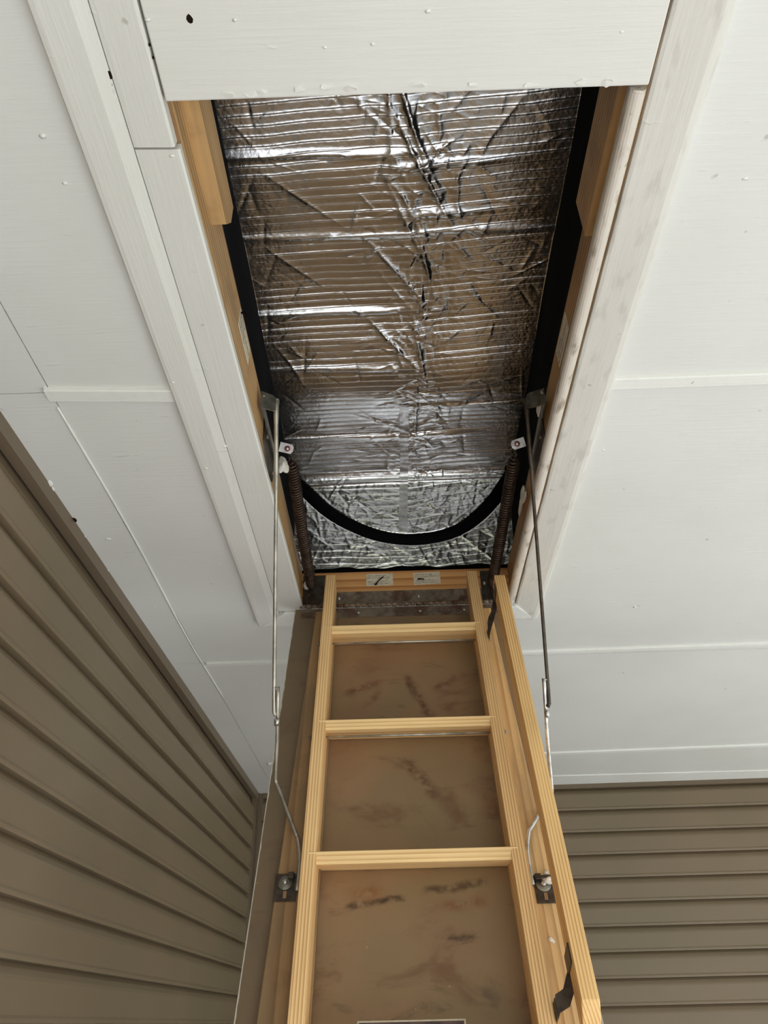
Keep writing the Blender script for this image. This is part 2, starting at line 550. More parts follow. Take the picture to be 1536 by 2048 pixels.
# walls: backing slab + lapped siding courses, each one its own piece
EXPO = 0.1045
wl = struct(prism('wall_left', [(wall_x(Y0) - .06, Y0), (wall_x(Y0) - .0292, Y0), (wall_x(4.2) - .0292, 4.2), (wall_x(4.2) - .06, 4.2)], 2, 0.0, CZ + .02, M['siding_trim']))
wb = struct(prism('wall_back', [(-0.8, back_y(-.8) + .0292), (X1, back_y(X1) + .0292), (X1, back_y(X1) + .08), (-0.8, back_y(-.8) + .08)], 2, 0.0, CZ + .02, M['siding_trim']))


def lap_profile(zb, e):
    """(out, z): dutch lap course with a butt edge at the bottom and a sloped shoulder at the top"""
    return [(-.029, zb - .004), (-.003, zb - .004), (-.001, zb), (-.001, zb + .004), (-.004, zb + .010), (-.0042, zb + e * .66), (-.0060, zb + e * .73), (-.0130, zb + e * .85), (-.0250, zb + e * .985), (-.0255, zb + e + .006), (-.029, zb + e + .006)]


def course(parent, kind, a, b, zb):
    prof = lap_profile(zb, EXPO)
    bm = bmesh.new()
    if kind == 'left':
        P = lambda o, z, t: (wall_x(t) + o, t, z)
    else:
        P = lambda o, z, t: (t, back_y(t) - o, z)
    A = [bm.verts.new(P(o, z, a)) for o, z in prof]
    B = [bm.verts.new(P(o, z, b)) for o, z in prof]
    n = len(prof)
    bm.faces.new(A); bm.faces.new(B[::-1])
    for i in range(n):
        bm.faces.new((A[i], A[(i + 1) % n], B[(i + 1) % n], B[i]))
    bm_obj('siding_plank', bm, M['siding'], parent)


z = 0.751 + CAMZ
zl = []
while z > 0.02:
    zl.append(z); z -= EXPO
zl = [0.8555 + CAMZ] + zl
for zb in zl:
    course(wl, 'left', Y0, 4.085, zb)
z = 0.888 + CAMZ
while z > 0.02:
    course(wb, 'back', -0.708, X1, z); z -= 0.1045
# receiving channels under the ceiling and in the corner
prism('top_channel', [(-.0, 0), (.004, 0), (.004, 0)][:0] or [(wall_x(Y0) - .02, Y0), (wall_x(Y0) + .006, Y0), (wall_x(4.12) + .006, 4.12), (wall_x(4.12) - .02, 4.12)], 2, CZ - 0.034, CZ, M['siding_trim'], wl)
prism('corner_channel', [(wall_x(4.1) - .02, 4.085), (wall_x(4.1) + .006, 4.085), (wall_x(4.1) + .006, 4.096), (wall_x(4.1) - .02, 4.096)], 2, 0, CZ - .034, M['siding_trim'], wl)
prism('corner_channel', [(-0.735, back_y(-.7) - .005), (-0.722, back_y(-.7) - .006), (-0.722, back_y(-.7) + .02), (-0.735, back_y(-.7) + .02)], 2, 0, CZ, M['siding_trim'], wb)
prism('corner_channel', [(-0.722, back_y(-.7) + .001), (-0.708, back_y(-.7) + .001), (-0.708, back_y(-.7) + .02), (-0.722, back_y(-.7) + .02)], 2, 0, CZ, M['siding_trim'], wb)
prism('top_channel', [(-0.708, back_y(-.7) - .004), (X1, back_y(X1) - .004), (X1, back_y(X1) + .02), (-0.708, back_y(-.7) + .02)], 2, CZ - 0.026, CZ, M['siding_trim'], wb)

struct(box('floor', (X0, Y0, -0.1), (X1, 4.2, 0.0), M['floor']))
struct(box('ground', (-60, -60, -0.35), (60, 60, -0.25), M['ground']))

# casings round the hatch
CZ2 = CZ
# left outer board (soft ridge), left inner strips
trim1 = struct(prism('trim_1', [(-0.409, CZ), (-0.4085, CZ - .011), (-0.405, CZ - .0155), (-0.398, CZ - .0165), (-0.356, CZ - .0165), (-0.349, CZ - .0145), (-0.337, CZ - .0115), (-0.336, CZ)], 1, Y0, 2.100, M['casing']))
trim2 = struct(prism('trim_2', [(-0.3355, CZ), (-0.3355, CZ - .0118), (-0.330, CZ - .0125), (-0.283, CZ - .015), (-0.279, CZ - .0138), (-0.278, CZ)], 1, Y0, 0.590, M['casing']))
bm = bmesh.new()
prof = [(-0.336, -0.3355), None]
lo_y, hi_y = 0.5935, 2.006
def inner_x(y): return -0.2735 + (y - lo_y) / (hi_y - lo_y) * 0.012
vs = []
for y in (lo_y, hi_y):
    xi = inner_x(y)
    vs.append([bm.verts.new(p) for p in [(-0.3355, y, CZ), (-0.3355, y, CZ - .0116), (-0.330, y, CZ - .012), (xi - .003, y, CZ - .0145), (xi, y, CZ - .0125), (xi, y, CZ + .0)]])
bm.faces.new(vs[0]); bm.faces.new(vs[1][::-1])
for i in range(6):
    bm.faces.new((vs[0][i], vs[0][(i + 1) % 6], vs[1][(i + 1) % 6], vs[1][i]))
trim3 = struct(bm_obj('trim_3', bm, M['casing']))
# header board closing the near end of the opening
bm = box_bm((-0.2755, Y0, CZ - .0155), (0.3485, 0.528, CZ + 0.002), 0.0022, 2)
trim4 = struct(bm_obj('trim_4', bm, M['header']))
# right casing, its inner edge grey with grime
trim5 = struct(prism('trim_5', [(0.3542, CZ), (0.3542, CZ - .008), (0.359, CZ - .0105), (0.40, CZ - .0165), (0.415, CZ - .0180), (0.424, CZ - .016), (0.431, CZ - .009), (0.432, CZ)], 1, Y0, 2.100, M['casing_dirty']))
# far casing
def end_casing(name, x0, x1, mat):
    bm = bmesh.new()
    prof = [(2.0115, CZ), (2.0115, CZ - .0145), (2.018, CZ - .016), (2.09, CZ - .0165), (2.1035, CZ - .0135), (2.108, CZ)]
    A, B = [], []
    for y, zz in prof:
        k = (y - 2.0115) / (2.108 - 2.0115)
        A.append(bm.verts.new((-0.315 - k * 0.093 - .0005, y, zz - .001)))
        B.append(bm.verts.new((0.354 + k * 0.076, y, zz - .001)))
    bm.faces.new(A); bm.faces.new(B[::-1])
    for i in range(6):
        bm.faces.new((A[i], A[(i + 1) % 6], B[(i + 1) % 6], B[i]))
    return struct(bm_obj(name, bm, mat))
end_casing('trim_7', 0, 0, M['batten'])
# rounded bead on the right of the opening
pr = [(0.3275, CZ + .004)]
for k in range(0, 9):
    a = math.pi * (1 + k / 8)
    pr.append((0.3385 + 0.011 * math.cos(a), CZ - .006 + 0.010 * math.sin(a)))
pr.append((0.3495, CZ + .004))
trim8 = struct(prism('trim_8', pr, 1, 0.5345, 1.992, M['bead']))


# nail holes and paint lumps on the boards
def nail_hole(x, y, zz, rx, ry, parent, seed):
    rr = random.Random(seed)
    v, n = [], 8
    for lv, dz in ((1.0, -.0002), (0.9, 0.002)):
        for k in range(n):
            a = 2 * math.pi * k / n; q = rr.uniform(.75, 1.1)
            v.append((x + rx * q * math.cos(a) * lv, y + ry * q * math.sin(a) * lv, zz + dz))
    f = [tuple(range(n))] + [(k, (k + 1) % n, n + (k + 1) % n, n + k) for k in range(n)]
    mesh_obj('nail_hole', v, f, M['hole'], parent)


def px_ceil(px, py, zz):
    """pixel of the photograph -> point on the horizontal plane at height zz"""
    d = R_right * ((px - 768) / 1538) + R_down * ((py - 1024) / 1538) + R_fwd
    t = (zz - CAMZ) / d.z
    return d.x * t, d.y * t


for i, (px, py, r, zz, par) in enumerate([(379, 38, .0042, CZ - .0155, trim4), (219, 150, .0040, CZ - .0118, trim2), (222, 169, .0018, CZ - .0118, trim2),
                                           (299, 90, .0016, CZ - .015, trim4), (306, 116, .0014, CZ - .015, trim4)]):
    x, y = px_ceil(px, py, zz)
    nail_hole(x, y, zz, r, r * 1.35, par, i)
def lump(px, py, r, zz, par, seed):
    x, y = px_ceil(px, py, zz)
    blob_obj('paint_lump', (x, y, zz), r, M['batten'], seed, par, (1.2, .8, .35), sub=1, amp=.3)
for i, (px, py, r, zz, par) in enumerate([(295, 40, .004, CZ - .0155, trim4), (470, 40, .003, CZ - .0155, trim4), (856, 22, .004, CZ - .0155, trim4),
                                            (1244, 64, .003, CZ - .0155, trim4), (650, 95, .003, CZ - .0155, trim4), (745, 88, .003, CZ - .0155, trim4),
                                            (85, 272, .006, CZ, ceiling), (130, 367, .005, CZ, ceiling), (1490, 357, .005, CZ, ceiling), (343, 312, .004, CZ - .014, trim3),
                                            (345, 765, .004, CZ - .0165, trim1), (392, 766, .005, CZ - .0115, trim3), (449, 892, .006, CZ - .012, trim3), (412, 937, .004, CZ - .0165, trim1),
                                            (1296, 480, .004, CZ - .016, trim5), (215, 1078, .008, CZ, ceiling), (440, 1128, .004, CZ, ceiling), (309, 1214, .004, CZ, ceiling),
                                            (1208, 900, .004, CZ, ceiling), (1140, 1405, .005, CZ, ceiling), (1270, 1214, .006, CZ, ceiling), (1322, 1245, .004, CZ, ceiling)]):
    lump(px, py, r, zz, par, 100 + i)
# flaked paint along the header's edge
for i, (px, py) in enumerate([(455, 189), (505, 187), (520, 184), (600, 178), (655, 174), (700, 180), (835, 170), (948, 168), (1060, 170), (1165, 166), (1215, 166)]):
    x, y = px_ceil(px, py, CZ - .0155)
    rr = random.Random(i)
    n = 7; a0 = rr.uniform(0, 6)
    v = [(x + rr.uniform(.006, .013) * math.cos(a0 + k / n * 6.28), y + rr.uniform(.003, .006) * math.sin(a0 + k / n * 6.28), CZ - .0158 - (0.0016 if k in (1, 2) else 0)) for k in range(n)]
    v += [(p[0], p[1], CZ - .0154) for p in v]
    f = [tuple(range(n))] + [(k, (k + 1) % n, n + (k + 1) % n, n + k) for k in range(n)]
    mesh_obj('paint_flake', v, f, M['header'], trim4)
# broken plaster nicks along the left edge of the ceiling
for i, (px, py, r) in enumerate([(97, 967, .011), (104, 978, .008), (148, 1040, .009), (168, 1072, .005), (214, 1140, .006)]):
    x, y = px_ceil(px, py, CZ)
    blob_obj('chipped_edge', (x, y, CZ), r, M['hole'] if i in (2,) else M['batten'], 40 + i, ceiling, (1, 1.2, .35), sub=2)

# ================================================================ hatch frame
frame = thing('hatch_frame', 'pine lining boards around the ceiling hatch opening, with paper labels and rusty plates', 'frame', (0.04, 1.2, HZ))
JT = HZ + 0.138
JL, JR = -0.272, 0.3455
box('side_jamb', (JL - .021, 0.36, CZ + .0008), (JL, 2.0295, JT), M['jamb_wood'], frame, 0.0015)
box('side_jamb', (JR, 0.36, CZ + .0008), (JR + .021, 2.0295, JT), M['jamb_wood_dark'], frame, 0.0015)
box('end_jamb', (JL - .021, 2.03, HZ + .0005), (JR + .021, 2.050, JT), M['end_jamb_wood'], frame, 0.001)
box('end_jamb', (JL, 0.36, HZ + .016), (JR, 0.38, JT), M['jamb_wood_dark'], frame, 0.001)
# cleats near the header, chamfered at their ends
def cleat(x0, x1, y1, zlo, zhi, ch):
    prism('cleat', [(0.382, zlo), (y1, zlo), (y1 + ch[0], zlo + ch[1]), (y1 + ch[0], zhi), (0.382, zhi)], 0, x0, x1, M['cleat_wood'], frame)
cleat(JL, JL + .024, 0.760, HZ + .066, JT + .004, (.022, .035))
cleat(JR - .020, JR, 0.792, HZ + .050, JT + .002, (.0, .02))
# corner plates on the end jamb (dark steel), with bolts
for x0, x1 in ((-0.268, -0.198), (0.262, 0.320)):
    cp = box('corner_plate', (x0, 2.0265, HZ + .012), (x1, 2.0295, HZ + .128), M['dark_steel'], frame, 0.0006)
    s = 1 if x0 < 0 else -1
    xin = x1 if x0 < 0 else x0
    disc('bolt', (xin - s * .010, 2.0265, HZ + .084), (0, -1, 0), .005, .005, M['dark_steel'] if x0 < 0 else M['zinc'], cp)
    disc('bolt', (xin - s * .012, 2.0265, HZ + .030), (0, -1, 0), .005, .005, M['hinge'], cp)
    disc('bolt', (xin - s * .050, 2.0265, HZ + .060), (0, -1, 0), .004, .004, M['hinge'], cp)
# upper hinge leaf on the jamb
hl = box('hinge_leaf', (-0.198, 2.0270, HZ + .030), (0.262, 2.0295, HZ + .070), M['hinge'], frame, 0.0006)
for x in (-0.16, 0.075, 0.225):
    disc('screw', (x, 2.0270, HZ + .047), (0, -1, 0), .0045, .003, M['zinc'], hl, 10)
# rust-brown diamond plates behind the pivots
for sx, xx, y0, zc in ((1, JL, 1.365, HZ + .085), (-1, JR, 1.40, HZ + .088)):
    bm = bmesh.new()
    pts = [(-.085, .028), (-.03, .046), (.05, .042), (.075, .0), (.06, -.045), (-.01, -.060), (-.075, -.028)]
    A = [bm.verts.new((xx, y0 + a, zc + b)) for a, b in pts]
    B = [bm.verts.new((xx + sx * .003, y0 + a * .96, zc + b * .96)) for a, b in pts]
    bm.faces.new(A[::-1]); bm.faces.new(B)
    for i in range(len(pts)):
        bm.faces.new((A[i], A[(i + 1) % 7], B[(i + 1) % 7], B[i]))
    pp = bm_obj('pivot_plate', bm, M['dark_steel'], frame)
    disc('bolt', (xx + sx * .003, y0 - .05, zc), (sx, 0, 0), .005, .004, M['hinge'], pp)
    disc('bolt', (xx + sx * .003, y0 + .045, zc - .03), (sx, 0, 0), .005, .004, M['hinge'], pp)


def text_mesh(lines, size, lead):
    """lettering as one mesh, lying in XY, top-left at the origin"""
    verts, faces = [], []
    for i, s in enumerate(lines):
        cu = bpy.data.curves.new('lettering', 'FONT')
        cu.body = s; cu.size = size; cu.resolution_u = 1
        o = bpy.data.objects.new('lettering', cu)
        C.objects.link(o)
        bpy.context.view_layer.update()
        me = bpy.data.meshes.new_from_object(o.evaluated_get(bpy.context.evaluated_depsgraph_get()))
        b = len(verts)
        verts += [(v.co.x, v.co.y - lead * (i + 1), 0) for v in me.vertices]
        faces += [tuple(b + k for k in p.vertices) for p in me.polygons]
        bpy.data.objects.remove(o); bpy.data.curves.remove(cu); bpy.data.meshes.remove(me)
    return verts, faces


def label_on(parent, origin, ux, uy, wd, ht, lines, size, lead, name='paper_label', mat=None, margin=.004, off=.0008):
    """paper rectangle with its lettering; origin = top-left corner, ux right, uy up"""
    o_, ux, uy = np.array(origin, float), np.array(ux, float), np.array(uy, float)
    nz = np.cross(ux, uy)
    v = []
    for d in (0, off):
        for a, b in ((0, 0), (wd, 0), (wd, -ht), (0, -ht)):
            v.append(o_ + ux * a + uy * b + nz * d)
    f = [(0, 1, 2, 3), (7, 6, 5, 4), (0, 4, 5, 1), (1, 5, 6, 2), (2, 6, 7, 3), (3, 7, 4, 0)]
    L = mesh_obj(name, v, f, mat or M['label'], parent)
    if lines:
        tv, tf = text_mesh(lines, size, lead)
        mxw = max(p[0] for p in tv)
        sc = min(1.0, (wd - 2 * margin) / mxw)
        tv = [o_ + ux * (margin + p[0] * sc) + uy * (p[1] - margin * .6) + nz * (off + .0003) for p in tv]
        mesh_obj('lettering', tv, tf, M['ink'], L)
    return L


LT = ['Drive nail through', 'hole in corner bracket', '', 'Nail in each hole to', 'secure frame to joist']
l1 = label_on(frame, (-0.079, 2.0298, HZ + .1295), (1, 0, 0), (0, 0, 1), 0.080, 0.041, LT, 0.0072, 0.0068)
l2 = label_on(frame, (0.062, 2.0298, HZ + .1285), (.998, 0, .03), (-.03, 0, .998), 0.080, 0.041, LT, 0.0072, 0.0068)
# bent nails driven through both labels, in black smudges
for L, x, zz, dx, dz in ((l1, -0.050, HZ + .0925, .022, .022), (l2, 0.080, HZ + .106, .014, -.004)):
    tube('bent_nail', [(x, 2.0290, zz), (x, 2.0255, zz), (x + dx * .4, 2.022, zz + dz * .5), (x + dx, 2.0225, zz + dz)], .0017, M['hole'], L, 6)
    blob_obj('nail_head', (x - .001, 2.0265, zz), .005, M['hole'], 3, L, (1.3, .5, .9), sub=1)
label_on(frame, (JL + .0002, 0.985, HZ + .128), (0, 1, 0), (0, 0, 1), 0.105, 0.046, ['NOTICE', 'Trim length to floor', 'before use'], .012, .0125)
label_on(frame, (JR - .0002, 1.125, HZ + .128), (0, -1, 0), (0, 0, 1), 0.105, 0.046, ['NOTICE', 'Trim length to floor', 'before use'], .012, .0125)
tube('bent_nail', [(JL - .004, 0.992, HZ + .124), (JL + .012, 0.992, HZ + .118), (JL + .014, 0.990, HZ + .096)], .0022, M['hole'], frame, 6)

# ================================================================ foil tent over the hatch
tent = thing('insulation_tent', 'shiny silver foil insulation cover over the ceiling hatch with black zipper band', 'insulation cover', (0.04, 1.2, JT))
TXL, TXR = -0.318, 0.392         # foil roof edges
BXL, BXR = -0.2895, 0.3630        # foot of the black bands, on the frame
ZR = CAMZ + 1.46
PA = np.array([1.98, ZR]); PB = np.array([2.047, JT + .012])      # slope at the far end (y, z)


def tent_path():
    pts = [(0.34, ZR), (1.92, ZR)]
    for k in range(1, 9):
        t = k / 9
        p = (1 - t) ** 2 * np.array([1.92, ZR]) + 2 * t * (1 - t) * PA + t * t * (PA + (PB - PA) * .2)
        pts.append(tuple(p))
    pts.append(tuple(PA + (PB - PA) * .2)); pts.append(tuple(PB))
    return np.array(pts)


path = tent_path()
seglen = np.r_[0, np.cumsum(np.linalg.norm(np.diff(path, axis=0), axis=1))]
NV, NU = 1800, 230
sv = np.linspace(0, seglen[-1], NV)
py_ = np.interp(sv, seglen, path[:, 0]); pz_ = np.interp(sv, seglen, path[:, 1])
ty = np.gradient(py_, sv); tz = np.gradient(pz_, sv)
nl = np.hypot(ty, tz); ty /= nl; tz /= nl
ny, nz = tz, -ty                     # points down / towards the opening
U = np.linspace(0, 1, NU)
X = TXL + (TXR - TXL) * U
Xg, Sg = np.meshgrid(X, sv)


def vnoise(x, y, seed):
    r = np.random.default_rng(seed)
    tab = r.random((256, 256))
    xi = np.floor(x).astype(int); yi = np.floor(y).astype(int)
    fx = x - xi; fy = y - yi
    fx = fx * fx * (3 - 2 * fx); fy = fy * fy * (3 - 2 * fy)
    g = lambda a, b: tab[a % 256, b % 256]
    return (g(xi, yi) * (1 - fx) + g(xi + 1, yi) * fx) * (1 - fy) + (g(xi, yi + 1) * (1 - fx) + g(xi + 1, yi + 1) * fx) * fy


def ridged(x, y, seed):
    return 1 - np.abs(2 * vnoise(x, y, seed) - 1)


# bubble-wrap courses: sharp little pleats across the sheet, irregular
PER = 0.0205
ph = (Sg + 0.11 * np.maximum(0, Xg - .06) + 0.010 * (vnoise(Xg * 3, Sg * 2.2, 1) - .5) + 0.004 * (vnoise(Xg * 14, Sg * 8, 2) - .5)) / PER
kidx = np.floor(ph).astype(int)
amp = 0.65 + 0.8 * rng.random(400)[kidx % 400]
fr = ph - np.floor(ph)
pleat = np.exp(-np.abs(fr - .5) / .055) - .5 * np.exp(-((fr - .62) / .07) ** 2)
roofm = 1 / (1 + np.exp((Sg - 1.63) / .02))          # 1 on the roof, 0 on the end slope
H = -pleat * amp * 0.00135 * (0.35 + 0.65 * roofm) * (0.6 + 0.8 * vnoise(Xg * 5 + 9, Sg * 6, 33))
# broad waves of the sheet
H += 0.024 * (vnoise(Xg * 1.0 + 3, Sg * 5.0, 3) - .5) + 0.020 * (vnoise(Xg * 1.6, Sg * 2.3, 4) - .5)
H += 0.0030 * (vnoise(Xg * 6, Sg * 15, 14) - .5)
cen = np.exp(-((Xg - 0.085 + 0.05 * (vnoise(Sg * 2, Sg * 0, 5) - .5)) / 0.085) ** 2)
endm = 1 - roofm


def crease(x, s, ang, ln, a, wd):
    """one sharp fold of the foil: a tent-shaped ridge fading out at its ends"""
    global H
    i0 = np.searchsorted(sv, s - ln - .02); i1 = np.searchsorted(sv, s + ln + .02)
    dx = Xg[i0:i1] - x; ds = Sg[i0:i1] - s
    c_, s_ = math.cos(ang), math.sin(ang)
    u = dx * c_ + ds * s_; q = -dx * s_ + ds * c_
    H[i0:i1] -= a * np.exp(-np.abs(q) / wd) * np.clip(1.2 - np.abs(u) / (ln / 2), 0, 1)


rc = random.Random(17)
for x_, s_, a_, l_, h_ in ((.02, .42, 1.55, .34, .005), (.055, .46, 1.28, .36, .006), (.075, .52, 1.2, .40, .0035), (.09, .60, 1.12, .34, .006), (.06, .74, 1.2, .30, .004),
                           (.03, .86, .95, .28, .005), (.10, .84, 1.35, .26, .005), (.02, 1.08, .9, .26, .005), (.09, 1.12, 1.4, .34, .004), (-.16, .66, .75, .22, .0025), (-.2, .84, .8, .18, .0022),
                           (.08, 1.36, 1.57, .4, .004), (.0, 1.40, .5, .22, .004), (.2, 1.3, 2.5, .2, .002), (.24, .5, 2.2, .16, .002)):
    crease(x_, s_, a_, l_, h_, .006)
for _ in range(300):          # crumpled middle of the roof, folds fanning lengthwise
    s_ = rc.uniform(.25, 1.64)
    crease(rc.gauss(.08, .055), s_, math.pi / 2 + rc.gauss(0, .62), rc.uniform(.03, .13), rc.choice((-1, 1, 1)) * rc.uniform(.0008, .0030), rc.uniform(.0025, .006))
for _ in range(200):          # finer creases all over
    crease(rc.uniform(-.3, .37), rc.uniform(.25, 1.62), rc.uniform(0, math.pi), rc.uniform(.03, .14), rc.choice((-1, 1)) * rc.uniform(.0006, .0016), rc.uniform(.002, .005))
for _ in range(260):          # end slope, crushed by handling
    crease(rc.uniform(-.3, .37), rc.uniform(1.64, seglen[-1]), rc.uniform(0, math.pi), rc.uniform(.03, .15), rc.choice((-1, 1, 1)) * rc.uniform(.0004, .0014), rc.uniform(.002, .005))
cr3 = ridged(Xg * 34 + Sg * 12, Sg * 26 - Xg * 14, 8) ** 5
wr = 0.12 + 0.7 * cen * roofm + 0.35 * endm
H -= wr * 0.0016 * cr3
H -= endm * 0.007 * (vnoise(Xg * 5, Sg * 9, 9) - .5)
# sharp fold where the roof turns down
H -= 0.006 * np.exp(-((Sg - 1.645 + 0.02 * (Xg)) / .006) ** 2)
# a few single pleats that stand out across the sheet
for s0, a0, x0, x1 in ((0.33, .004, -.4, .1), (0.55, .005, -.4, .1), (0.75, .004, -.4, .4), (0.97, .009, -.4, .02), (0.58, .008, .05, .22), (0.70, .006, .06, .2), (1.15, .004, -.4, .05), (1.31, .005, .05, .4), (1.45, .005, -.4, .2)):
    win = 1 / (1 + np.exp(-(Xg - x0) / .02)) / (1 + np.exp((Xg - x1) / .03))
    H -= a0 * win * np.exp(-((Sg - s0 - .02 * (vnoise(Xg * 6, Sg * 0, 21) - .5)) / .009) ** 2)
# the sheet lies flat under the sewn-on zipper band
slope_len = np.linalg.norm(PB - PA)
S_A = seglen[-1] - slope_len       # path length at which the straight slope is reckoned to start
ctrl = [(TXL + .004, -0.08), (-0.303, 0.033), (-0.278, 0.123), (-0.206, 0.357), (-0.128, 0.524), (-0.035, 0.65), (0.072, 0.697), (0.181, 0.645), (0.262, 0.508), (0.329, 0.304), (0.368, 0.119), (0.383, .02), (TXR - .004, -0.08)]
arc = smooth_path([(x, S_A + t * slope_len, 0) for x, t in ctrl], 8)
dmin = np.full(Xg.shape, 9.0)
for p in arc:
    dmin = np.minimum(dmin, np.hypot(Xg - p[0], Sg - p[1]))
H *= np.clip((dmin - .013) / .008, 0.08, 1)
edge = np.clip(np.minimum(U, 1 - U) / .006, 0, 1)[None, :]
H = H * edge
crown = 0.008 * (1 - (2 * U - 1) ** 2)[None, :] * roofm
Yg = py_[:, None] + ny[:, None] * (-H)
Zg = pz_[:, None] + nz[:, None] * (-H) + crown
V = np.stack([Xg, Yg, Zg], -1).reshape(-1, 3)
idx = np.arange(NV * NU).reshape(NV, NU)
Q = np.stack([idx[:-1, :-1], idx[:-1, 1:], idx[1:, 1:], idx[1:, :-1]], -1).reshape(-1, 4)
me = bpy.data.meshes.new('foil_sheet')
me.vertices.add(len(V)); me.vertices.foreach_set('co', V.astype(np.float32).ravel())
me.loops.add(Q.size); me.loops.foreach_set('vertex_index', Q.astype(np.int32).ravel())
me.polygons.add(len(Q)); me.polygons.foreach_set('loop_start', np.arange(0, Q.size, 4, dtype=np.int32))
me.polygons.foreach_set('loop_total', np.full(len(Q), 4, dtype=np.int32))
me.update(calc_edges=True); me.validate()
foil = link('foil_sheet', me, M['foil'], tent, True)


def surf(x, s):
    """a point of the foil sheet just under its surface, and its normal"""
    i = int(np.clip(np.searchsorted(sv, s), 1, NV - 1)); j = int(np.clip((x - TXL) / (TXR - TXL) * (NU - 1), 0, NU - 1))
    return np.array([x, Yg[i, j], Zg[i, j]]), np.array([0, ny[i], nz[i]])


# lengthwise foil tape, lying on the sheet
tv, tf = [], []
ss = np.linspace(1.30, seglen[-1] - .085, 110)
for s in ss:
    xc = 0.076 - 0.022 * (s - .1) + 0.003 * math.sin(s * 9)
    for k in range(5):
        x = xc + (k / 4 - .5) * 0.026
        p, n_ = surf(x, s)
        tv.append(p + n_ * 0.0018)
for i in range(len(ss) - 1):
    for k in range(4):
        tf.append((i * 5 + k, i * 5 + k + 1, (i + 1) * 5 + k + 1, (i + 1) * 5 + k))
mesh_obj('foil_tape', tv, tf, M['tape'], tent, True)

# black side bands between frame and foil roof, foil cheeks at the far end
def side_band(x, xb, sgn):
    v, f = [], []
    yy = np.linspace(0.34, 1.985, 60)
    for y in yy:
        zt = float(np.interp(y, py_, pz_)) + .012
        for k in range(6):
            t = k / 5
            wob = 0.004 * math.sin(y * 9 + k) * math.sin(math.pi * t)
            v.append((xb + (x + sgn * .007 - xb) * t + sgn * wob - sgn * .0005, y, JT + .0004 + (zt - JT) * t))
    n, m = len(v), len(yy)
    v += [(p[0] - sgn * .003, p[1], p[2]) for p in v]
    for i in range(m - 1):
        for k in range(5):
            a, b, c, d = i * 6 + k, i * 6 + k + 1, (i + 1) * 6 + k + 1, (i + 1) * 6 + k
            f.append((a, b, c, d)); f.append((n + d, n + c, n + b, n + a))
    mesh_obj('side_band', v, f, M['black'], tent, True)
    yy2 = np.linspace(1.93, 2.0495, 24)
    v, f = [], []
    for i, y in enumerate(yy2):
        zt = float(np.interp(y, py_, pz_)) + .02
        for k in range(12):
            zz = JT - .006 + (zt - JT + .006) * k / 11
            q = np.array
            wob = .007 * (ridged(q(y * 22 + zz * 15), q(zz * 26 - y * 9), 51) ** 3 - .3) + .006 * (vnoise(q(y * 12), q(zz * 18), 52) - .5)
            v.append((xb + (x - xb) * k / 11 - sgn * .004 + sgn * wob * min(1, k / 2), y, zz))
    f = [(i * 12 + k, i * 12 + k + 1, (i + 1) * 12 + k + 1, (i + 1) * 12 + k) for i in range(23) for k in range(11)]
    mesh_obj('foil_cheek', v, f, M['foil'], tent, True)
side_band(TXL, BXL, 1); side_band(TXR, BXR, -1)
# piping where the black band meets the roof
# zipper band that dips across the end slope
v, f = [], []
HWD = 0.0185
for i, p in enumerate(arc):
    t = arc[min(i + 1, len(arc) - 1)] - arc[max(i - 1, 0)]
    t /= np.linalg.norm(t)
    nrm = np.array([-t[1], t[0]])
    for k, (q, hgt) in enumerate(((-1, .004), (-.8, .008), (-.25, .012), (0, .0145), (.25, .012), (.8, .008), (1, .004))):
        q_ = q * (HWD + 0.0025 * (vnoise(np.array(i * .35), np.array(q * 3.), 31) - .5))
        x = np.clip(p[0] + nrm[0] * q_, TXL + .001, TXR - .001); s = p[1] + nrm[1] * q_
        pt = np.array([x, np.interp(s, sv, py_), np.interp(s, sv, pz_)])
        i_ = int(np.clip(np.searchsorted(sv, s), 0, NV - 1))
        cr_ = 0.008 * (1 - (2 * (x - TXL) / (TXR - TXL) - 1) ** 2) / (1 + math.exp((s - 1.63) / .02))
        v.append(pt + np.array([0, ny[i_], nz[i_]]) * hgt + np.array([0, 0, cr_]))
for i in range(len(arc) - 1):
    for k in range(6):
        f.append((i * 7 + k, i * 7 + k + 1, (i + 1) * 7 + k + 1, (i + 1) * 7 + k))
mesh_obj('zipper_band', v, f, M['black'], tent, True)
# black hem where the end slope meets the frame
v, f = [], []
for x in np.linspace(BXL, BXR, 40):
    wob = 0.003 * math.sin(x * 31) + 0.002 * math.sin(x * 77)
    v += [(x, 2.041, JT + .0004), (x, 2.038, JT + .006), (x, 2.036, JT + .017 + wob), (x, 2.050, JT + .016)]
for i in range(39):
    for k in range(4):
        k2 = (k + 1) % 4
        f.append((i * 4 + k, i * 4 + k2, (i + 1) * 4 + k2, (i + 1) * 4 + k))
mesh_obj('hem_band', v, f, M['black'], tent, True)
mesh_obj('near_end_cloth', [(BXL, .345, JT + .0004), (BXR, .345, JT + .0004), (TXR, .345, ZR + .03), (TXL, .345, ZR + .03)], [(0, 1, 2, 3)], M['black'], tent)

# ================================================================ attic ladder (local: +X right, +Y up the ladder, +Z towards the climber)
TH = math.radians(67.4)
lad = thing('attic_ladder', 'folding pine attic ladder on a brown door panel hanging open below the hatch', 'attic ladder', (0, 2.0, HZ), (TH, 0, 0))
LM = Matrix.Translation((0, 2.0, HZ)) @ Matrix.Rotation(TH, 4, 'X')
def LW(x, s, o):
    return tuple(LM @ Vector((x, -s, o)))
LB = dict(parent=lad, local=True)
PLEN = 1.42
# door panel with its slightly skew left edge
prism('door_panel', [(-0.281, -.012), (0.325, -.012), (0.334, -PLEN), (-0.296, -PLEN)], 2, 0.0, 0.013, M['panel'], lad, True)
